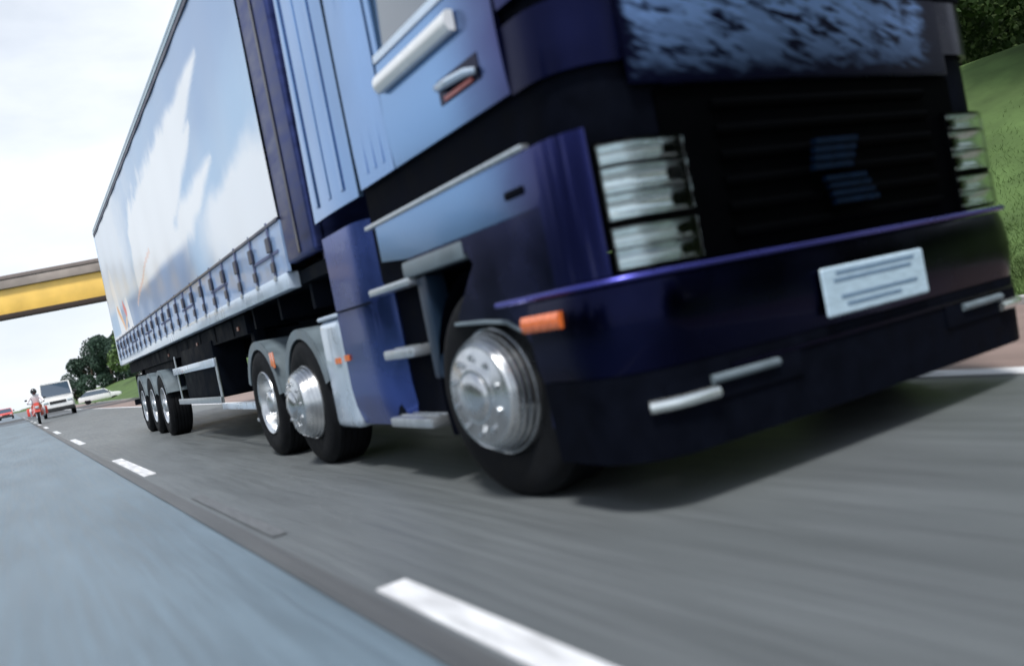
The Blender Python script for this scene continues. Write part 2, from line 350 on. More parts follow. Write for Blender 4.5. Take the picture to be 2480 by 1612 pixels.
# ================================================================ WHEELS
def tyre_mesh(wid=.30):
    mb = MB(); h = wid
    prof = [(.292, .005), (.33, -.006), (.40, -.012+.02), (.455, .016), (.487, .0-.012), (.498, -.04)]
    prof = [(.290, -.02), (.300, .004), (.34, .016), (.40, .022), (.45, .014), (.480, -.006), (.494, -.03)]
    x = -.03
    ribs = 5; rw = (h-.06)/ribs
    for i in range(ribs):
        x0 = -.03 - i*rw; x1 = x0-rw
        prof += [(.500, x0-.004), (.500, x1+.010), (.488, x1+.007), (.488, x1+.001)] if i < ribs-1 else [(.500, x0-.004), (.500, x1)]
    prof += [(.480, -h+.006), (.40, -h-.02), (.30, -h), (.29, -h+.03)]
    mb.lathe(prof, 56, close=True)
    return mb
def wheel_obj(kind, parent, loc, side=-1):
    """kind: steer (convex bright cover), drive (deep dish), trailer"""
    t = tyre_mesh(.30 if kind != 'drive' else .28)
    o = bpy.data.objects.new('wheel', t.mesh('tyre', RUBBER, 50)); C.objects.link(o); o.parent = parent; o.location = loc
    if kind == 'steer':
        prof = [(.292, -.05), (.292, .012), (.286, .026), (.280, .024), (.276, .044), (.271, .056), (.266, .052), (.263, .070), (.258, .082), (.252, .078), (.249, .096),
                (.243, .108), (.236, .104), (.232, .118), (.224, .128), (.214, .126), (.205, .136), (.140, .140), (.132, .150), (.118, .156), (.108, .154), (.096, .170), (.07, .180), (.035, .184), (0, .185)]
        MBr = MB().lathe(prof, 60)
        MBr.build('rim', CHROME, o, ang=60)
        me = MB().tube([(0, 0, 0), (-.018, 0, 0)], [.015, .012], 6).mesh('wheel_nut', CHROME)
        for k in range(10):
            a = 2*PI*(k+.5)/10; n = bpy.data.objects.new('wheel_nut', me); C.objects.link(n); n.parent = o; n.location = (-.136, math.cos(a)*.172, math.sin(a)*.172)
    else:
        d = -.155 if kind == 'drive' else -.10
        prof = [(.292, -.05), (.293, .008), (.284, .016), (.272, .008), (.262, -.02), (.250, d*.5), (.238, d*.92), (.20, d), (.16, d+.004), (.120, d+.01), (.112, d+.05), (.108, d+.13 if kind == 'drive' else d+.10), (.09, d+.15 if kind == 'drive' else d+.125), (.04, d+.16 if kind == 'drive' else d+.135), (0, d+.16 if kind == 'drive' else d+.135)]
        MB().lathe(prof, 48).build('rim', CHROME, o, ang=50)
        hd = MB()
        for k in range(8):
            a = 2*PI*k/8; hd.tube([(-(d)-.003, math.cos(a)*.214, math.sin(a)*.214), (-(d)+.0-.006, math.cos(a)*.214, math.sin(a)*.214)], .02, 10)
        hd.build('hand_holes', BLACK, o)
        me = MB().tube([(0, 0, 0), (-.03, 0, 0)], [.014, .011], 6).mesh('wheel_nut', ALU)
        for k in range(10):
            a = 2*PI*(k+.5)/10; n = bpy.data.objects.new('wheel_nut', me); C.objects.link(n); n.parent = o; n.location = (-d, math.cos(a)*.15, math.sin(a)*.15)
    return o
def mirror_wheel(o, parent, loc):
    c = copy_tree(o, parent, loc); c.rotation_euler = (0, 0, PI); return c

# ================================================================ TRACTOR UNIT   local: front at y=0, right-hand side at x=-1.27
HW = 1.38; CR = .28; FX, FY = 3.24, 2.35
tr = empty('lorry_tractor', (FX, FY, 0), 'huge dark blue lorry cab seen from low down, filling the right half of the photo', 'lorry')
S1 = HW-CR; S2 = S1 + CR*PI/2
def path(s, off=0.):
    """plan outline of the cab: s=0 front centre, negative towards x=-HW; returns point pushed out by off"""
    sg = -1 if s < 0 else 1; a = abs(s)
    if a <= S1:
        x, y, nx, ny = a, 0.025*(a/S1)**2, .05*a/S1, -1
    elif a <= S2:
        t = (a-S1)/CR; x = S1+CR*math.sin(t); y = .025 + CR*(1-math.cos(t)); nx, ny = math.sin(t), -math.cos(t)
    else:
        x, y, nx, ny = HW, .025+CR+(a-S2), 1, 0
    l = math.hypot(nx, ny); return sg*(x+nx/l*off), y+ny/l*off
def sy(y): return S2 + y - .025 - CR            # s of a side point at local y
def strip(mb, z0, z1, s0, s1, off=0., thick=.02, bulge=0., tilt=0., nz_=None, n=None):
    n = n or max(2, int(abs(s1-s0)/.06)); m = nz_ or (7 if bulge else 2)
    fr, bk = [], []
    for j in range(m):
        v = j/(m-1); z = z0+(z1-z0)*v; b = bulge*math.sin(PI*v)**.7 if bulge else 0
        ra, rb = [], []
        for i in range(n+1):
            s = s0+(s1-s0)*i/n
            x, y = path(s, off+b+tilt*v); ra.append((x, y, z))
            x, y = path(s, off-thick+tilt*v); rb.append((x, y, z))
        fr.append(ra); bk.append(rb)
    return mb.slab(fr, bk)
def P(name, m, z0, z1, s0, s1, parent=tr, **k):
    return strip(MB(), z0, z1, s0, s1, **k).build(name, m, parent)
# dark core behind every panel
def plan_ring(off, yb):
    pts = [path(s, off) for s in [(-sy(yb)) + (2*sy(yb))*i/90 for i in range(91)]]
    return pts
mb = MB(); rings = []
for z, off in ((1.16, -.05), (1.2, -.03), (2.9, -.035), (3.25, -.14), (3.4, -.25)):
    rings.append([mb.bm.verts.new((x, y, z)) for x, y in plan_ring(off, 2.18)])
for a, b in zip(rings, rings[1:]):
    for k in range(len(a)):
        k2 = (k+1) % len(a); mb.bm.faces.new((a[k], a[k2], b[k2], b[k]))
mb.bm.faces.new(rings[0][::-1]); mb.bm.faces.new(rings[-1])
mb.build('cab_body', BLACK, tr)
P('windscreen', WGLASS, 2.06, 2.98, -1.22, 1.22, off=.0, tilt=-.07)
P('windscreen_sill', BLACK, 2.0, 2.055, -1.25, 1.25, off=.012)
P('front_panel', NAVY, 1.725, 1.995, -sy(.42), sy(.42), off=.0)
P('name_panel', NAVY, 1.62, 1.722, -.96, .96, off=.002)
P('roof_panel', BLUE, 2.99, 3.22, -sy(2.16), sy(2.16), off=0, tilt=-.07)
MB().hexa([(-1.0, .5, 3.38), (1.0, .5, 3.38), (1.2, 2.1, 3.38), (-1.2, 2.1, 3.38), (-.95, .95, 3.6), (.95, .95, 3.6), (1.18, 2.1, 4.05), (-1.18, 2.1, 4.05)]).build('roof_deflector', BLUE, tr)
# side of cab
for sg in (-1, 1):
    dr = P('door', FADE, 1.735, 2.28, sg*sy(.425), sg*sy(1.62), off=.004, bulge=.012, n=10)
    P('door_window', PALEG, 2.33, 2.93, sg*sy(.50), sg*sy(1.55), off=-.012, parent=dr, tilt=-.02)
    P('window_frame', BLUE, 2.93, 2.985, sg*sy(.425), sg*sy(1.62), off=.004, parent=dr)
    P('window_frame', BLUE, 2.285, 2.93, sg*sy(1.56), sg*sy(1.62), off=.004, parent=dr, n=1)
    P('window_strip', RAILW, 2.285, 2.325, sg*sy(.44), sg*sy(1.62), off=.012, parent=dr)
    # handle: pull recess, silver grip with red-tinted reflector
    P('handle_recess', NAVY, 1.86, 1.97, sg*sy(.60), sg*sy(.98), off=.018, parent=dr, n=2)
    MB().tube([(sg*(HW+.024), .62, 1.90), (sg*(HW+.055), .66, 1.905), (sg*(HW+.06), .80, 1.915), (sg*(HW+.055), .92, 1.925), (sg*(HW+.024), .96, 1.93)], [.014, .018, .02, .018, .014], 8).build('door_handle', RAILW, dr)
    MB().box(sg*(HW+.020), sg*(HW+.028), .66, .92, 1.866, 1.884).build('reflector', mat('rosy_reflector', (.55, .16, .15), .3), dr)
    P('grab_rail', VANW, 2.11, 2.20, sg*sy(.72), sg*sy(1.56), off=.05, bulge=.02, thick=.03, n=6)
    P('rear_side_panel', BLUE, 1.735, 2.985, sg*sy(1.635), sg*sy(2.14), off=.004, bulge=.008, n=4)
    for yy in (1.74, 1.86, 1.98):
        P('pressed_rib', BLUE, 1.80, 2.92, sg*sy(yy), sg*sy(yy+.035), off=.010, n=1)
    P('corner_deflector', DEEP, 2.06, 2.9, sg*(S1+.10), sg*sy(.405), off=.01, bulge=.012)
# navy front corner wraps
# lower bodywork
ARCY, ARCR = 1.05, .62
ARCH = [(.60, .36), (.585, .55), (.61, .68), (.68, .785), (.80, .835), (1.0, .855), (1.29, .868), (1.22, .94), (1.08, 1.07), (1.01, 1.13), (1.06, 1.19), (1.62, 1.20)]
def fender(sg):
    up = [(.375, 1.265), (1.72, 1.265), (2.06, 1.30), (2.06, 1.50), (.375, 1.50)]
    lo = [(.375, .36)] + ARCH + [(1.72, 1.262), (.375, 1.262)]
    MB().prism(lo, sg*(HW-.03), sg*(HW-.001)).build('wheel_arch_panel', DEEP if True else NAVY, tr)
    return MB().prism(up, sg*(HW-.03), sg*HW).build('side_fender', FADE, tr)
for sg in (-1, 1):
    fd = fender(sg)
    fl = MB(); q_ = ARCH[3:7]
    fl.tube([(sg*(HW+.004), y, z) for y, z in q_], .010, 6).build('arch_lip', GREYM, tr)
    MB().box(sg*(HW-.10), sg*(HW+.012), 1.74, 2.34, 1.125, 1.17, .018).build('sill_strip', ALU, tr)
    MB().box(sg*(HW-.08), sg*(HW+.006), 1.08, 1.80, 1.165, 1.255, .02).build('sill_cap', GREYM, tr)
    MB().box(sg*(HW-.06), sg*(HW+.012), .42, 2.20, 1.502, 1.53, .012).build('fender_lip', ALU, tr)
    MB().box(sg*(HW-.02), sg*(HW+.012), .47, .62, 1.335, 1.375, .015).build('side_repeater', BLACK, tr)
    ln = MB(); q = [R(200)-R(220)*i/18 for i in range(19)]
    o_ = [(ARCY+(ARCR)*math.cos(a), .50+(ARCR)*math.sin(a)) for a in q]
    ln.grid([[(sg*(HW-.032), y, z) for y, z in o_], [(sg*.75, y, z) for y, z in o_]]); ln.build('arch_liner', BLACK, tr)
# front face below the panel
P('front_mask', GLOSSB, .935, 1.615, -S1*.9, S1*.9, off=-.02)
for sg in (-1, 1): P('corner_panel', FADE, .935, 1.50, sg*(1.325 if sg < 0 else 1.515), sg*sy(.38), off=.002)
for i in range(6):
    z = .99+.105*i
    P('grille_slat', GLOSSB, z, z+.04, -.72, .72, off=-.002, bulge=.008, thick=.02)
# badge: two offset dim plates made of thin bars
bd = MB()
for k in range(4): bd.box(-.16+.012*k, .10+.02*k, -.055, -.03, 1.215+.036*k, 1.24+.036*k)
for k in range(4): bd.box(-.06-.012*k, .24-.02*k, -.055, -.03, 1.06+.034*k, 1.082+.034*k)
bd.build('badge', BADGE, tr, (-.10, 0, 0))
# printed name across the front panel: a slanted streaky pale blue print, not readable in the photograph
P('lettering', PRINT, 1.63, 1.992, -1.12, .94, off=.006, thick=.006)
# headlights
for sg in (-1, 1):
    s_in, s_out = (.92 if sg < 0 else .85)*sg, (1.31 if sg < 0 else 1.50)*sg
    hl = P('headlight', GLOSSB, .938, 1.43, s_in, s_out, off=-.040, thick=.03)
    rows = ((1.345, 1.415, .98), (1.236, 1.328, 1.0), (1.138, 1.226, 1.0), (1.030, 1.100, 1.0), (.952, 1.022, 1.0))
    for z0, z1, k in rows:
        P('reflector', LAMPG, z0, z1, s_in*1.02, s_out*.985, off=.004, bulge=-.034, thick=.048, nz_=9, parent=hl)
    for z0, z1 in ((.938, .949), (1.024, 1.0285), (1.104, 1.135), (1.2285, 1.2335), (1.331, 1.343), (1.418, 1.43)):
        P('bezel', GLOSSB, z0, z1, s_in, s_out, off=.010, thick=.04, parent=hl)
    for q in (s_in*1.005, s_out*.997):
        P('bezel', GLOSSB, .95, 1.417, q-.007, q+.007, off=.008, thick=.04, n=1, parent=hl)
    for z0, z1 in ((.946, 1.106), (1.132, 1.333), (1.340, 1.420)):
        P('lens', CLEAR, z0, z1, s_in*1.01, s_out*.99, off=.024, thick=.006, bulge=.0, n=14, parent=hl)
# bumper
BW = sy(.52)
P('bumper_trim', VIOLET, .902, .928, -sy(.80), sy(.80), off=.040, bulge=.012, thick=.05)
P('bumper', NAVY, .56, .898, -sy(.57), sy(.57), off=.02, bulge=.022, thick=.05)
P('bumper_valance', BLACK, .22, .555, -sy(.56), sy(.56), off=.012, thick=.05, tilt=.012)
P('valance_lip', NAVY, .50, .515, -.9, sy(.3), off=.03, thick=.02)
P('bumper_crease', NAVY, .72, .735, .0, sy(.2), off=.046, thick=.02)
for sg in (-1, 1):
    mk = P('side_marker', AMBER, .775, .842, sg*sy(.32), sg*sy(.60), off=.052, bulge=.01, thick=.03)
    fg = P('fog_lamp', BLACK, .395, .50, sg*.52, sg*1.22, off=.028, thick=.04)
    P('fog_lens', LAMPG, .398, .448, sg*1.0, sg*1.28, off=.036, bulge=.02, parent=fg)
    P('fog_lens', GREYM, .455, .49, sg*.66, sg*1.02, off=.036, bulge=.015, parent=fg)
pl = MB().box(-.36, .36, -.066, -.05, .592, .80, .008, 1).build('number_plate', PLATE, tr)
for z, a, b in ((.765, -.27, .28), (.735, -.29, .25), (.662, -.26, .28), (.628, -.23, .15)):
    MB().box(a, b, -.069, -.0655, z, z+.012).build('blurred_line', PLATEDK, pl)
# roof-high mirrors
for sg in (-1, 1):
    mr = MB().box(sg*(HW+.10), sg*(HW+.32), .20, .30, 2.35, 2.95, .04).build('mirror', NAVY, tr)
    MB().tube([(sg*HW, .32, 2.9), (sg*(HW+.2), .28, 2.96)], .015).build('mirror_arm', BLACK, mr)
# steps behind the front wheel
for sg in (-1, 1):
    MB().box(sg*(HW-.42), sg*(HW-.14), 1.75, 2.30, .32, 1.20).build('step_well', BLACK, tr)
    MB().box(sg*(HW-.16), sg*(HW-.035), 1.62, 1.74, .60, 1.16, .02).build('mud_panel', mat('dusky_blue_panel', (.010, .026, .055), .4, .2), tr)
    for z, y0, y1 in ((.765, 1.86, 2.30), (.36, 1.80, 2.40)):
        st = MB().box(sg*(HW-.34), sg*(HW+.01), y0, y1, z-.03, z+.03, .02).build('step', ALU, tr)
        for k in range(5):
            MB().box(sg*(HW-.30+.055*k), sg*(HW-.28+.055*k), y0+.03, y1-.03, z+.028, z+.036).build('step_tread', CHROME, st)
# side fairing collar behind cab
for sg in (-1, 1):
    fr, bk = [], []
    for j in range(13):
        z = 1.72+(4.0-1.72)*j/12; ra, rb = [], []
        for i in range(9):
            y = 2.235+(.86-.10*j/12)*i/8; xx = HW-.012+.012*math.sin(i/8*PI); ra.append((sg*xx, y, z)); rb.append((sg*(xx-.03), y, z))
        fr.append(ra); bk.append(rb)
    cf = MB().slab(fr, bk).build('side_collar', BLUE, tr)
    for yy in (2.42, 2.66, 2.92):
        MB().box(sg*(HW-.004), sg*(HW+.006), yy, yy+.05, 1.80, 3.9, .005, 1).build('collar_rib', BLUE, cf)
# chassis, tank, skirt
for sg in (-1, 1):
    MB().box(sg*.36, sg*.44, .7, 6.3, .72, .98).build('chassis_rail', CHASS, tr)
MB().box(-.9, .9, 1.3, 6.2, .55, .715, .02).build('driveline_box', CHASS, tr)
MB().box(-.88, .88, .12, 2.4, .26, .30, .01).build('shade_plate', BLACK, tr)  # unseen plate added under the cab to deepen the ground shade
MB().tube([(0, 1.2, .62), (0, 6.0, .62)], .16, 14).build('gearbox', CHASS, tr)
for sg in (-1, 1):
    fr, bk = [], []
    for j in range(11):
        v = j/10; z = .33+(1.60-.33)*v; ra, rb = [], []
        for i in range(9):
            u = i/8; y = 2.27+.75*u; ed = .0 if u > .3 else (.3-u)**2*1.3
            xx = HW-.01-ed-(.05*(1-v*5)**2 if v < .2 else 0); ra.append((sg*xx, y, z)); rb.append((sg*(xx-.03), y, z))
        fr.append(ra); bk.append(rb)
    sk = MB().slab(fr, bk).build('side_skirt', SKIRT, tr)
    MB().box(sg*(HW+.0-.012), sg*(HW+.004), 2.36, 3.0, 1.095, 1.105).build('skirt_seam', BLACK, sk)
    tk = MB().box(sg*(HW-.62), sg*(HW-.004), 3.03, 3.47, .30, 1.07, .06, 3).build('fuel_tank', TANK, tr)
    MB().box(sg*(HW-.60), sg*(HW+.002), 3.0, 3.44, 1.072, 1.10, .01, 1).build('tank_top', RAILW, tk)
    MB().box(sg*(HW-.003), sg*(HW+.006), 3.10, 3.20, .76, .80).build('side_marker', AMBER, tr)
    MB().box(sg*(HW-.008), sg*(HW+.004), 2.93, 3.01, .77, .81).build('side_marker', AMBER, tr)
    MB().box(sg*(HW-.7), sg*(HW-.06), 2.35, 3.0, .36, 1.1, .03).build('battery_box', CHASS, tr)
# catwalk clutter in the gap: hoses, air tanks, lamp
for k in range(4):
    pts = [(-.75+.16*k+.05*math.sin(t*2.2), 2.3+.26*t, 1.52+.10*math.cos(t*3+k)) for t in [i*.35 for i in range(12)]]
    MB().tube(pts, .018, 6).build('air_hose', (REDP if k == 1 else BLACK), tr)
MB().tube([(-1.1, 2.5, 1.35), (-1.1, 3.3, 1.35)], .09, 12).build('air_tank', ALU, tr)
MB().box(-1.2, -1.0, 3.1, 3.3, 1.42, 1.50, .02).build('work_lamp', LAMPG, tr)
MB().box(-1.0, 1.0, 3.5, 4.6, 1.10, 1.16, .02).build('fifth_wheel', CHASS, tr)
MB().box(-1.15, -1.02, 3.15, 3.5, 1.22, 1.26, .01, 1).build('catwalk_step', ALU, tr)
# wheels
AX_F, AX_A, AX_B = 1.05, 3.98, 5.32
wf = wheel_obj('steer', tr, (-HW+.045, AX_F, .5))
wf.rotation_euler = (R(5), 0, R(6))
mirror_wheel(wf, tr, (HW-.045, AX_F, .5))
wf.scale = (1.05, 1.05, 1.05); wf.location.z = .525
wa = copy_tree(wf, tr, (-HW+.01, AX_A, .5)); wa.rotation_euler = (R(14), 0, 0); wa.scale = (1, 1, 1)
mirror_wheel(wa, tr, (HW-.01, AX_A, .5))
wb = wheel_obj('drive', tr, (-HW+.01, AX_B, .5)); mirror_wheel(wb, tr, (HW-.01, AX_B, .5))
for sg in (-1, 1):
    MB().tube([(sg*.05, AX_B, .5), (sg*(HW-.3), AX_B, .5)], .1, 10).build('axle', CHASS, tr)
def mudguard(parent, yc, sg, a0=12, a1=150, r=.575, w_=.32, m=GREYM, z0=.5):
    mb = MB(); q = [R(a0)+R(a1-a0)*i/18 for i in range(19)]
    o_ = [(yc+r*math.cos(a), z0+r*math.sin(a)) for a in q]; i_ = [(yc+(r-.02)*math.cos(a), z0+(r-.02)*math.sin(a)) for a in q]
    x0, x1 = sg*(HW+.0), sg*(HW-w_)
    mb.slab([[(x0, y, z) for y, z in o_], [(x1, y, z) for y, z in o_]], [[(x0, y, z) for y, z in i_], [(x1, y, z) for y, z in i_]])
    l_ = [(yc+(r-.075)*math.cos(a), z0+(r-.075)*math.sin(a)) for a in q]
    mb.slab([[(x0+sg*.006, y, z) for y, z in o_], [(x0+sg*.006, y, z) for y, z in l_]], [[(x0-sg*.006, y, z) for y, z in o_], [(x0-sg*.006, y, z) for y, z in l_]])
    return mb.build('mudguard', m, parent)
for sg in (-1, 1):
    mudguard(tr, AX_A, sg, 20, 165, .57); g = mudguard(tr, AX_B, sg, 20, 172, .57)
    MB().box(sg*(HW+.006), sg*(HW+.014), AX_B-.56, AX_B-.49, .80, .94, .004, 1).build('reflector', AMBER, g)
    MB().box(sg*(HW+.006), sg*(HW+.012), AX_B-.47, AX_B-.42, .82, .94, .004, 1).build('reflector', AMBER, g)

# ================================================================ TRAILER   local origin at its front, y runs back
TY = 5.58; TL = 14.0; ZB, ZS, ZT = 1.385, 1.93, 4.18
tl = empty('semi_trailer', (FX, TY, 0), 'long curtain-sided semi-trailer in pale blue with white shapes, behind the dark blue cab', 'trailer')
FP = .66
# livery: printed figures, with sky and horizon reflections put into the colour
def seg_d(p, a, b):
    ax, ay = a; bx, by = b; px_, py_ = p; dx, dy = bx-ax, by-ay
    t = max(0, min(1, ((px_-ax)*dx+(py_-ay)*dy)/(dx*dx+dy*dy))); return math.hypot(px_-ax-dx*t, py_-ay-dy*t), t
def sm(x): x = max(0, min(1, x)); return x*x*(3-2*x)
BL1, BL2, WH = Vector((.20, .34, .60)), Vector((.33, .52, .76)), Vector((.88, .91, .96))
def curtain_colour(Y, Z):
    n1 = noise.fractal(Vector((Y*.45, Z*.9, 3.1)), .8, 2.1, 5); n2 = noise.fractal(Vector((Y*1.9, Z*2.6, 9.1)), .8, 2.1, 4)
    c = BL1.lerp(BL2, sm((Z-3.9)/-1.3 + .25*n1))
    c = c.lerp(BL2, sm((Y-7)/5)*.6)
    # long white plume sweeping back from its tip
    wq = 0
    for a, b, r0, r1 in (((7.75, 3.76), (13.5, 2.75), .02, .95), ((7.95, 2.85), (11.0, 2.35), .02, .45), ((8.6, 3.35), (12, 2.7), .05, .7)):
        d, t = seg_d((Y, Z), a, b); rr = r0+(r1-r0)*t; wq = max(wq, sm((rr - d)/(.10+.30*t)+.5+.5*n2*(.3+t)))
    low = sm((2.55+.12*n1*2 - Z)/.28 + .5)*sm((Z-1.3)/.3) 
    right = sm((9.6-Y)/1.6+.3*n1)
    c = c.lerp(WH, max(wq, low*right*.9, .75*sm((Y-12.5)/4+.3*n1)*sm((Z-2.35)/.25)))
    # reflection painted in as a blue pool low down towards the back
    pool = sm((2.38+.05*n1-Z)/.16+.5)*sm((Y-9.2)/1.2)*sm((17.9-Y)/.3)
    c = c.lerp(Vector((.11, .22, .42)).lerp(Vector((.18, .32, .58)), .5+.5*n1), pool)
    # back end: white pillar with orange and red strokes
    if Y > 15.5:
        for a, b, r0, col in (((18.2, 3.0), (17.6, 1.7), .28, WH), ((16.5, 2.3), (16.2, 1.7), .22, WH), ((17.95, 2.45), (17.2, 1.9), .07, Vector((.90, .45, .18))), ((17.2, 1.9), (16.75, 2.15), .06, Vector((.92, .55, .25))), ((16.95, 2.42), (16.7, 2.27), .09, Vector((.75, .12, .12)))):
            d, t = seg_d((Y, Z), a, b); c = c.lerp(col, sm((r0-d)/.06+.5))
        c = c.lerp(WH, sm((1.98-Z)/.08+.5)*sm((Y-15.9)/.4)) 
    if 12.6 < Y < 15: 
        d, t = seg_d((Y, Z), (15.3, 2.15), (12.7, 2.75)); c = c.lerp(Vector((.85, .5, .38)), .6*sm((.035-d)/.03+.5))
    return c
m, nt, b = nmat('curtain_print_reflections'); at = nt.nodes.new('ShaderNodeAttribute'); at.attribute_name = 'print'
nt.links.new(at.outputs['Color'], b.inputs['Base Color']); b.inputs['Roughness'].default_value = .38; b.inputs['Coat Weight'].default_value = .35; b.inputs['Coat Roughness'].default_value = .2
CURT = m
NY, NZ = 270, 56
def curtain(sg):
    me = bpy.data.meshes.new('side_curtain'); vs, fs, cs = [], [], []
    for j in range(NZ+1):
        z = ZS-.0 + (ZT-ZS)*j/NZ
        for i in range(NY+1):
            y = FP + (TL-.16-FP)*i/NY; v = j/NZ
            bl = .010*math.sin(y*PI/.61)*(1-.7*v) + .012*noise.noise(Vector((y*.8, z*.6, sg)))*math.sin(PI*v)
            vs.append((sg*(HW-.004+bl), y, z)); c = curtain_colour(y+TY, z); cs.append((*c, 1))
    n = NY+1
    for j in range(NZ):
        for i in range(NY): fs.append((j*n+i, j*n+i+1, (j+1)*n+i+1, (j+1)*n+i))
    me.from_pydata(vs, [], fs); a = me.color_attributes.new('print', 'FLOAT_COLOR', 'POINT')  # holds the printed figures and the reflections painted into the colour
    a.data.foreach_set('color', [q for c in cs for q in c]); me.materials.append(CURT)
    me.polygons.foreach_set('use_smooth', [True]*len(me.polygons))
    o = bpy.data.objects.new('side_curtain', me); C.objects.link(o); o.parent = tl; return o
strap0 = None
for sg in (-1, 1):
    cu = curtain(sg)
    MB().box(sg*(HW-.03), sg*(HW-.006), FP, TL-.16, ZB+.13, ZS).build('lower_curtain', RAILB, tl)
    MB().box(sg*(HW-.03), sg*(HW+.008), FP, TL-.16, ZS-.022, ZS+.006, .004, 1).build('curtain_hem', BUCKLE, tl)
    MB().box(sg*(HW-.10), sg*(HW+.002), FP+.05, TL-.10, ZB, ZB+.13, .012, 2).build('side_rail', RAILW, tl)
    MB().box(sg*(HW-.06), sg*(HW+.010), FP, TL-.05, ZT, ZT+.055, .006, 1).build('top_rail', TOPDK, tl)
    MB().box(sg*(HW-.06), sg*(HW+.016), FP, TL-.05, ZT+.055, ZT+.10, .01, 2).build('top_rail', TOPRAIL, tl)
    MB().box(sg*(HW-.06), sg*(HW+.006), FP, TL-.05, ZT+.10, ZT+.125, .004, 1).build('top_rail', TOPDK, tl)
    MB().box(sg*(HW-.12), sg*(HW+.004), FP, TL-.02, ZT+.125, ZT+.165, .012, 2).build('top_rail', TOPRAIL, tl)
    # front navy panel and rear post
    MB().box(sg*(HW-.10), sg*(HW-.012), -.02, FP-.01, 1.56, ZT+.16, .03, 3).build('front_corner_panel', NAVYPANEL, tl)
    MB().box(sg*(HW-.014), sg*(HW-.004), .28, .33, 1.6, ZT+.1).build('corner_bead', NAVY, tl)
    MB().box(sg*(HW-.12), sg*(HW+.006), TL-.155, TL, ZB, ZT+.12, .03, 3).build('rear_post', RAILW, tl)
    for k in range(22):
        y = FP + .34 + .6*k
        if sg == -1 and k == 0:
            stp = MB().box(HW-.002, HW+.006, -.022, .022, ZB+.10, ZS+.02, .001, 1).build('strap', STRAP, tl, (0, y, 0))
            MB().box(HW+.004, HW+.022, -.06, .06, ZB+.33, ZB+.45, .006, 1).build('buckle', BUCKLE, stp)
            MB().box(HW+.004, HW+.016, -.05, .05, ZB+.17, ZB+.25, .004, 1).build('buckle_lever', BUCKLE, stp)
            MB().box(HW+.004, HW+.014, -.035, .035, ZB+.10, ZB+.14, .004, 1).build('rail_hook', ALU, stp)
            stp.rotation_euler = (0, 0, PI); continue
        c = copy_tree(stp, tl, (0, y, 0)); c.rotation_euler = (0, 0, PI if sg < 0 else 0)
    for k in range(7):
        MB().box(sg*(HW-.004), sg*(HW+.0025), FP+.15+1.9*k, FP+.95+1.9*k, ZB+.30, ZB+.325).build('stripe_mark', STRAP, tl)
# shell
MB().box(-HW+.10, HW-.10, .0, TL-.02, ZT+.125, ZT+.15).build('roof', RAILW, tl)
MB().box(-HW+.10, HW-.10, .02, .08, 1.5, ZT+.12).build('front_bulkhead', NAVYPANEL, tl)
MB().box(-HW+.12, HW-.12, TL-.05, TL-.01, ZB+.1, ZT+.12).build('rear_doors', RAILW, tl)
MB().box(-HW+.10, HW-.10, .0, TL-.05, ZB+.02, ZB+.12).build('deck', CHASS, tl)
for sg in (-1, 1):
    MB().box(sg*.45, sg*.55, .3, TL-.2, 1.02, ZB+.019).build('chassis_beam', CHASS, tl)
    # dark underframe skirt beneath the rail
    MB().box(sg*(HW-.20), sg*(HW-.14), 2.9, TL-.3, 1.18, ZB-.004).build('frame_side', CHASS, tl)
for k in range(14):
    MB().box(-HW+.14, HW-.14, .6+k*.95, .66+k*.95, 1.20, ZB+.01).build('cross_member', CHASS, tl)
# side guards (pale tubes) ahead of the bogie
for sg in (-1, 1):
    X0 = sg*(HW-.03)
    gd = MB().box(X0-sg*.03, X0, 4.35, 7.35, .93, 1.03, .012, 2).build('side_guard', RAILW, tl)
    MB().box(X0-sg*.03, X0, 4.35, 7.35, .50, .58, .012, 2).build('guard_bar', ALU, gd)
    MB().box(X0-sg*.05, X0-sg*.03, 4.35, 4.43, .50, 1.03, .008, 1).build('guard_post', ALU, gd)
    MB().box(X0-sg*.05, X0-sg*.032, 7.2, 7.27, .50, 1.2, .008, 1).build('guard_post', ALU, gd)
    MB().box(sg*(HW-.5), sg*(HW-.12), 4.7, 7.0, .56, 1.25, .03).build('tool_locker', CHASS, tl)
    MB().box(X0-sg*.02, X0, 2.75, 4.3, .43, .50, .01, 2).build('low_rail', RAILW, tl)
    MB().box(sg*(HW-.32), sg*(HW-.20), 2.9, 3.05, .32, 1.3, .01).build('landing_leg', CHASS, tl)
    MB().box(sg*(HW-.40), sg*(HW-.12), 2.8, 3.15, .28, .32, .01).build('landing_foot', ALU, tl)
    for yy in (3.2, 5.6, 8.1):
        MB().box(sg*(HW-.138), sg*(HW-.128), yy, yy+.08, 1.24, 1.28).build('marker_lamp', AMBER_DIM, tl)
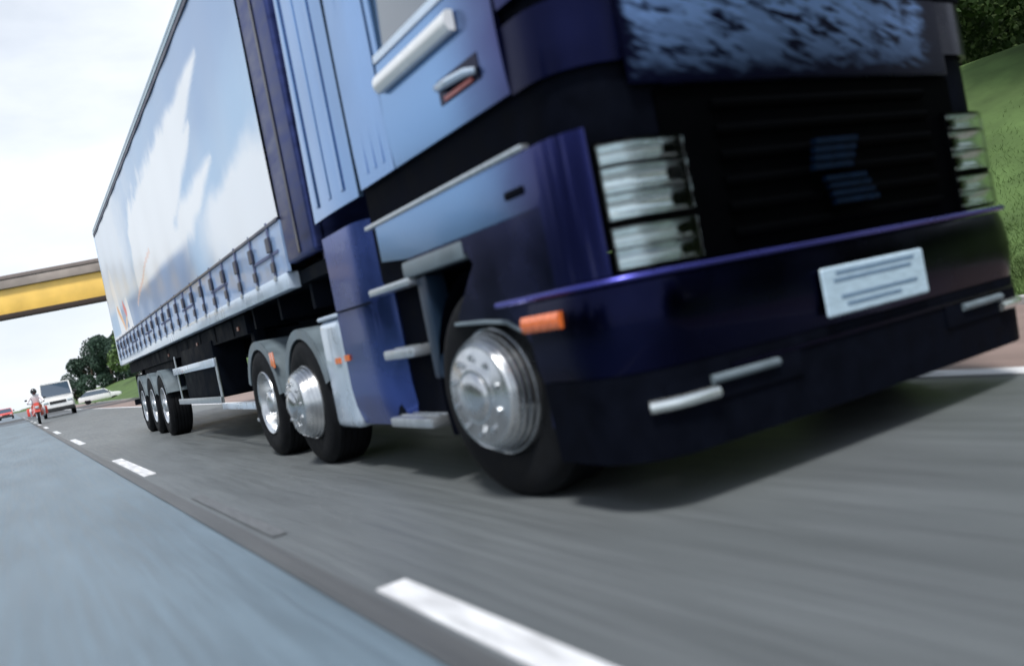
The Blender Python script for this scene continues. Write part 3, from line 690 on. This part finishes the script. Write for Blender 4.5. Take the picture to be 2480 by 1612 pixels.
# bogie
AXT = (8.62, 9.93, 11.24)
w0 = wheel_obj('trailer', tl, (-HW+.01, AXT[0], .5))
for i, y in enumerate(AXT):
    if i: copy_tree(w0, tl, (-HW+.01, y, .5))
    mirror_wheel(w0, tl, (HW-.01, y, .5))
    MB().tube([(-HW+.3, y, .5), (HW-.3, y, .5)], .07, 10).build('axle', CHASS, tl)
    for sg in (-1, 1): mudguard(tl, y, sg, 20, 160, .565, .32, GREYM)
for sg in (-1, 1):
    MB().box(sg*(HW-.28), sg*(HW-.2), 8.1, 11.9, .75, 1.2).build('bogie_plate', CHASS, tl)
    MB().box(sg*(HW-.35), sg*(HW-.03), 12.0, 12.03, .25, 1.1).build('mud_flap', RUBBER, tl)
MB().box(-HW+.1, HW-.1, TL-.35, TL-.25, .50, .62, .01).build('underrun_bar', CHASS, tl)
for sg in (-1, 1): MB().box(sg*(HW-.5), sg*(HW-.35), TL-.36, TL-.26, .6, 1.38).build('underrun_bracket', CHASS, tl)

# ================================================================ BRIDGE
br = empty('road_bridge', (0, 0, 0), 'yellow steel beam road bridge with concrete parapet spanning the motorway behind the trailer', 'bridge')
br.location = (-.3, 62, 0); br.rotation_euler = (0, 0, R(-27))
BZ = 6.65
MB().box(-38, 17, 0, .35, BZ+.42, BZ+2.02, .05).build('fascia_beam', YELLOW, br)
MB().box(-38, 17, -.28, .55, BZ+.10, BZ+.415, .04).build('lower_flange', mat('dark_flange', (.035, .022, .018), .7), br)
MB().box(-38, 17, -.25, .40, BZ+2.025, BZ+2.60, .06).build('parapet', CONC, br)
MB().box(-38, 17, -.30, .45, BZ+2.602, BZ+2.85, .05).build('coping', mat('brown_coping', (.20, .17, .165), .8), br)
MB().box(-38, 17, .56, 8, BZ+1.3, BZ+1.7).build('deck', CONC, br)
MB().box(-38, 17, 8.01, 8.4, BZ+1.3, BZ+2.8).build('far_beam', CONC, br)
for x in (-26, 14):
    MB().box(x, x+1.2, .8, 7.6, -.2, BZ+1.31, .1).build('pier', CONC, br)

# ================================================================ TREES, SHRUBS, GRASS
def crown_mesh(name, m, seed, rx, rz, n, leaf, cone=False, lobes=9):
    rd = random.Random(seed); bm = bmesh.new(); L_ = []
    for k in range(lobes):
        a = rd.uniform(0, 2*PI); v = rd.uniform(-.75, .8)
        q = (1-max(0, (v+.75)/1.6))*.9+.12 if cone else math.sqrt(max(.1, 1-v*v))*.62
        L_.append((Vector((math.cos(a)*rx*q*.8, math.sin(a)*rx*q*.8, v*rz)), rx*rd.uniform(.30, .52)*(.6 if cone and v > .2 else 1)))
    for k in range(n):
        c, r = rd.choice(L_)
        d = Vector((rd.gauss(0, 1), rd.gauss(0, 1), rd.gauss(0, 1))).normalized()*r*rd.uniform(.45, 1.08)**.5
        p = c+d*Vector((1, 1, .85)).length/1.7; s_ = leaf*rd.uniform(.6, 1.4)
        u = Vector((rd.gauss(0, 1), rd.gauss(0, 1), rd.gauss(0, .6))).normalized(); v_ = u.orthogonal().normalized()
        v_.rotate(Matrix.Rotation(rd.uniform(0, 6.28), 3, u))
        w_ = u.cross(v_)
        vs = [bm.verts.new(p+v_*s_), bm.verts.new(p+w_*s_*.6+u*s_*.15), bm.verts.new(p-v_*s_), bm.verts.new(p-w_*s_*.6-u*s_*.15)]
        bm.faces.new(vs)
    me = bpy.data.meshes.new(name); bm.to_mesh(me); bm.free(); me.materials.append(m); return me
def trunk_mesh(h, seed):
    rd = random.Random(seed); mb = MB()
    mb.tube([(0, 0, -.5), (.05, 0, h*.4), (.1, .08, h*.75), (.1, .1, h*1.15)], [h*.045, h*.035, h*.025, .03], 8)
    for k in range(6):
        a = rd.uniform(0, 6.28); z = h*rd.uniform(.45, .85); l = h*rd.uniform(.3, .45)
        mb.tube([(.07, .05, z), (math.cos(a)*l*.5, math.sin(a)*l*.5, z+l*.4), (math.cos(a)*l, math.sin(a)*l, z+l*.9)], [h*.018, h*.012, .015], 6)
    return mb.mesh('trunk', BARK)
CM = [crown_mesh('crown', LEAF_D, 11, 3.6, 3.2, 7000, .17), crown_mesh('crown', LEAF_D, 12, 3.0, 3.7, 7000, .16),
      crown_mesh('crown', LEAF_G, 13, 2.6, 4.6, 6500, .15, cone=True, lobes=16), crown_mesh('crown', LEAF_G, 14, 3.3, 3.0, 26000, .075)]
TM = [trunk_mesh(4.5, 1), trunk_mesh(4.2, 2), trunk_mesh(4.0, 3), trunk_mesh(4.4, 4)]
def tree(X, Y, k, s, label, group, rz=0, low=.0):
    z = ter(X, Y)
    r = empty('tree', (X, Y, z), label, 'tree', group, rz); r.scale = (s, s, s)
    t = bpy.data.objects.new('trunk', TM[k]); C.objects.link(t); t.parent = r
    c = bpy.data.objects.new('crown', CM[k]); C.objects.link(c); c.parent = r; c.location = (0, 0, (4.6 if k != 2 else 4.9)-low)
    return r
G1 = 'dark trees on the skyline behind the trailer'
FT = [(8.6, 186, 0, .75, 'leftmost small dark tree on the skyline above the white van'),
      (11.6, 178, 0, 1.35, 'broad dark rounded tree right behind the white van roof'),
      (14.6, 172, 1, 1.35, 'dark tree in the middle of the clump above the green bank'),
      (17.8, 180, 1, 1.6, 'taller dark tree rising behind the middle of the clump'),
      (14.6, 126, 2, 1.45, 'pale green pointed tree against the rear edge of the trailer'),
      (18.0, 165, 0, 1.4, 'dark tree in the gap left of the pointed green tree')]
for X, Y, k, s, l in FT: tree(X, Y, k, s, l, G1, rz=X, low=1.2)
G2 = 'trees on the verge bank beside the lorry'
RT_ = [(17.5, 6.2, 3, 1.0, 'green tree low on the bank at the right frame edge beside the lorry cab'),
       (20.5, 11.4, 3, 1.15, 'second green tree up the bank right of the lorry cab'),
       (19.5, 2.5, 3, 1.3, 'green tree further up the bank behind the other two, right of the lorry')]
for X, Y, k, s, l in RT_: tree(X, Y, k, s, l, G2, rz=X*3, low=1.6)
for i in range(9):
    tree(27+(i % 2)*4, 3+4.2*i, 3, 1.5, 'green tree in the dense wood on top of the bank', 'wood on top of the verge bank', rz=i*2.1, low=2.4)
for i in range(16):
    tree(-30-(i % 3)*3, -6+5.5*i, (0, 1, 3)[i % 3], 1.5+.15*(i % 2), 'added tree left of the road, out of view', 'added trees left of the road, out of view', rz=i*1.7, low=2.2)  # added out of view so the lorry side mirrors dark foliage
# verge row carried on behind the camera, added to darken the cab front's reflections
for i in range(12):
    X = 12.5+(i % 3)*3.2; Y = -5.5-4.3*i
    tree(X, Y, (0, 3, 1)[i % 3], 1.2+.1*(i % 3), 'added tree in the unseen row on the verge behind the camera', 'added verge trees behind the camera', rz=i*1.3, low=1.8)
# grass on the near verge
bm = bmesh.new(); rd = random.Random(5)
for k in range(90000):
    X = 8.45+abs(rd.gauss(0, 1))*2.2; Y = rd.uniform(-1, 7.5)
    if X > 15: continue
    z = ter(X, Y)-.01; h = rd.uniform(.03, .09); a = rd.uniform(0, 6.28); w_ = .006; lx, ly = rd.gauss(0, .05), rd.gauss(0, .05)
    bm.faces.new([bm.verts.new((X-w_*math.cos(a), Y-w_*math.sin(a), z)), bm.verts.new((X+w_*math.cos(a), Y+w_*math.sin(a), z)), bm.verts.new((X+lx, Y+ly, z+h))])
me = bpy.data.meshes.new('grass'); bm.to_mesh(me); bm.free(); me.materials.append(BLADE)
g = bpy.data.objects.new('grass', me); C.objects.link(g); tag(g, 'rough green grass growing on the verge beyond the kerb', 'grass', kind='stuff')

# ================================================================ DISTANT TRAFFIC
def small_wheels(parent, hw, ys_, r):
    me = None
    for y in ys_:
        for sg in (-1, 1):
            if me is None: me = MB().lathe([(0, .01), (r*.6, .0), (r*.95, .0), (r, -.02), (r, -.18), (r*.9, -.2), (0, -.2)], 20).mesh('wheel', RUBBER)
            o = bpy.data.objects.new('wheel', me); C.objects.link(o); o.parent = parent; o.location = (sg*hw, y, r)
            if sg > 0: o.rotation_euler = (0, 0, PI)
def carlike(name, loc, rz, label, cat, L_, hw, zb, belt, zt, hood, ws0, ws1, rear0, rear1, paint, inset=.2, group=None, wr=.32):
    e = empty(name, loc, label, cat, group, rz)
    mb = MB(); fr = []
    # body: loft of cross sections along y with rounded shoulders
    def sec(y, z1, k):
        h = hw*k; return [(-h*.96, y, zb), (-h, y, zb+.15), (-h, y, (zb+z1)/2), (-h*.97, y, z1-.06), (-h*.88, y, z1), (h*.88, y, z1), (h*.97, y, z1-.06), (h, y, (zb+z1)/2), (h, y, zb+.15), (h*.96, y, zb)]
    S = [sec(0, hood-.22, .86), sec(.06, hood-.10, .93), sec(.25, hood, .98), sec(ws0, belt, 1), sec(L_*.6, belt, 1), sec(L_-.15, belt, .97), sec(L_, belt-.12, .93)]
    mb.grid(S); a = [mb.bm.verts.new(p) for p in S[0]]; mb.bm.faces.new(a); a = [mb.bm.verts.new(p) for p in S[-1]]; mb.bm.faces.new(a)
    bmesh.ops.remove_doubles(mb.bm, verts=mb.bm.verts[:], dist=1e-4)
    mb.build('body', paint, e)
    t = hw-inset; lw = hw*.93
    MB().hexa([(-lw, ws0, belt-.01), (lw, ws0, belt-.01), (lw, rear1, belt-.01), (-lw, rear1, belt-.01), (-t, ws1, zt), (t, ws1, zt), (t, rear0, zt), (-t, rear0, zt)]).build('cabin_glass', PALEG, e)
    rf = MB().hexa([(-t-.02, ws1-.05, zt-.04), (t+.02, ws1-.05, zt-.04), (t+.02, rear0+.04, zt-.04), (-t-.02, rear0+.04, zt-.04), (-t+.06, ws1+.1, zt+.05), (t-.06, ws1+.1, zt+.05), (t-.06, rear0-.1, zt+.05), (-t+.06, rear0-.1, zt+.05)]).build('roof', paint, e)
    for sg in (-1, 1):
        MB().tube([(sg*lw, ws0, belt-.02), (sg*(t+.01), ws1, zt)], .045, 6).build('pillar', paint, e)
        MB().box(sg*hw*.55, sg*hw*.86, -.02, .1, hood-.30, hood-.14, .03).build('headlight', LAMPG, e)
        MB().box(sg*(hw+.02), sg*(hw+.2), ws0+.15, ws0+.25, belt+.02, belt+.22, .03).build('door_mirror', DARKC, e)
    MB().box(-hw*.5, hw*.5, -.03, .05, hood-.34, hood-.16, .02).build('grille', DARKC, e)
    MB().box(-hw*.92, hw*.92, -.07, .3, zb-.08, zb+.18, .05).build('bumper', DARKC, e)
    small_wheels(e, hw-.02, (.8, L_-.9), wr)
    return e
carlike('white_van', (1.75, 60.5, .01), R(-1), 'white van driving behind the lorry under the yellow bridge, dark lower bumper', 'van', 4.9, .96, .42, 1.35, 2.2, 1.18, .85, 1.5, 4.7, 4.85, VANW, .14, wr=.34)
carlike('white_car', (9.6, 106, .0), R(84), 'white estate car side-on at the foot of the green bank beside the trailer wheels', 'car', 4.5, .88, .35, .95, 1.45, .85, 1.1, 1.7, 3.6, 4.3, VANW, .2)
carlike('red_car', (-2.5, 128, .01), R(0), 'small far red and white car at the very left frame edge', 'car', 4.2, .85, .32, .92, 1.42, .82, 1.0, 1.6, 3.4, 4.0, REDP, .2)
# verge strip in front of far bank
mo = empty('motorcycle', (.42, 47.0, .01), 'red motorcycle left of the white van, coming towards the camera', 'motorcycle')
for y in (0, 1.42):
    wm = MB().lathe([(.22, 0), (.30, .0), (.31, .06), (.30, .12), (.22, .12)], 24, close=True).build('wheel', RUBBER, mo, (-.0+.06, y, .31))
    MB().lathe([(0, .02), (.22, .03), (.22, .09), (0, .10)], 16).build('rim', ALU, wm)
MB().hexa([(-.12, -.05, .62), (.12, -.05, .62), (.26, .55, .45), (-.26, .55, .45), (-.10, .0, 1.08), (.10, .0, 1.08), (.24, .5, .95), (-.24, .5, .95)]).build('fairing', REDP, mo)
MB().hexa([(-.2, .5, .42), (.2, .5, .42), (.14, 1.75, .72), (-.14, 1.75, .72), (-.2, .45, .92), (.2, .45, .92), (.12, 1.75, .88), (-.12, 1.75, .88)]).build('fuel_tank', REDP, mo)
for sg in (-1, 1):
    MB().box(sg*.22, sg*.46, 1.15, 1.7, .45, .85, .05).build('pannier', REDP, mo)
    MB().tube([(sg*.07, .02, .31), (sg*.1, .2, .95)], .025, 6).build('fork', ALU, mo)
    MB().tube([(sg*.12, .25, 1.02), (sg*.38, .35, 1.08)], .018, 6).build('handlebar', DARKC, mo)
    MB().box(sg*.34, sg*.46, .12, .16, 1.22, 1.30, .02).build('mirror', DARKC, mo)
MB().box(-.09, .09, -.08, -.03, .78, .92, .03).build('headlight', LAMPG, mo)
# rider: one skinned body
def skin_body(name, verts, edges, radii, m, parent=None):
    me = bpy.data.meshes.new(name); me.from_pydata(verts, edges, []); o = bpy.data.objects.new(name, me); C.objects.link(o)
    me.materials.append(m)
    sk = o.modifiers.new('skin', 'SKIN'); sk.use_smooth_shade = True
    for v, r in zip(me.skin_vertices[0].data, radii): v.radius = (r, r)
    me.skin_vertices[0].data[0].use_root = True
    o.modifiers.new('sub', 'SUBSURF').render_levels = 1
    if parent: o.parent = parent
    return o
V = [(0, .95, .86), (0, .88, 1.15), (0, .78, 1.38), (0, .74, 1.50), (-.19, .78, 1.38), (-.33, .58, 1.18), (-.36, .36, 1.10), (.19, .78, 1.38), (.33, .58, 1.18), (.36, .36, 1.10),
     (-.16, .9, .84), (-.28, .50, .72), (-.26, .80, .36), (.16, .9, .84), (.28, .50, .72), (.26, .80, .36)]
E = [(0, 1), (1, 2), (2, 3), (2, 4), (4, 5), (5, 6), (2, 7), (7, 8), (8, 9), (0, 10), (10, 11), (11, 12), (0, 13), (13, 14), (14, 15)]
RR = [.15, .16, .15, .06, .09, .06, .045, .09, .06, .045, .10, .08, .055, .10, .08, .055]
pr = skin_body('person', V, E, RR, JACKET); pr.location = (.42, 47.0, .03)
tag(pr, 'rider in white jacket and black helmet sitting on the red motorcycle', 'person')
hm = MB()
bmesh.ops.create_uvsphere(hm.bm, u_segments=16, v_segments=12, radius=.15, matrix=Matrix.Translation((0, .72, 1.63)) @ Matrix.Diagonal((.95, 1.1, 1.05, 1)))
hm.build('helmet', SKIN, pr)
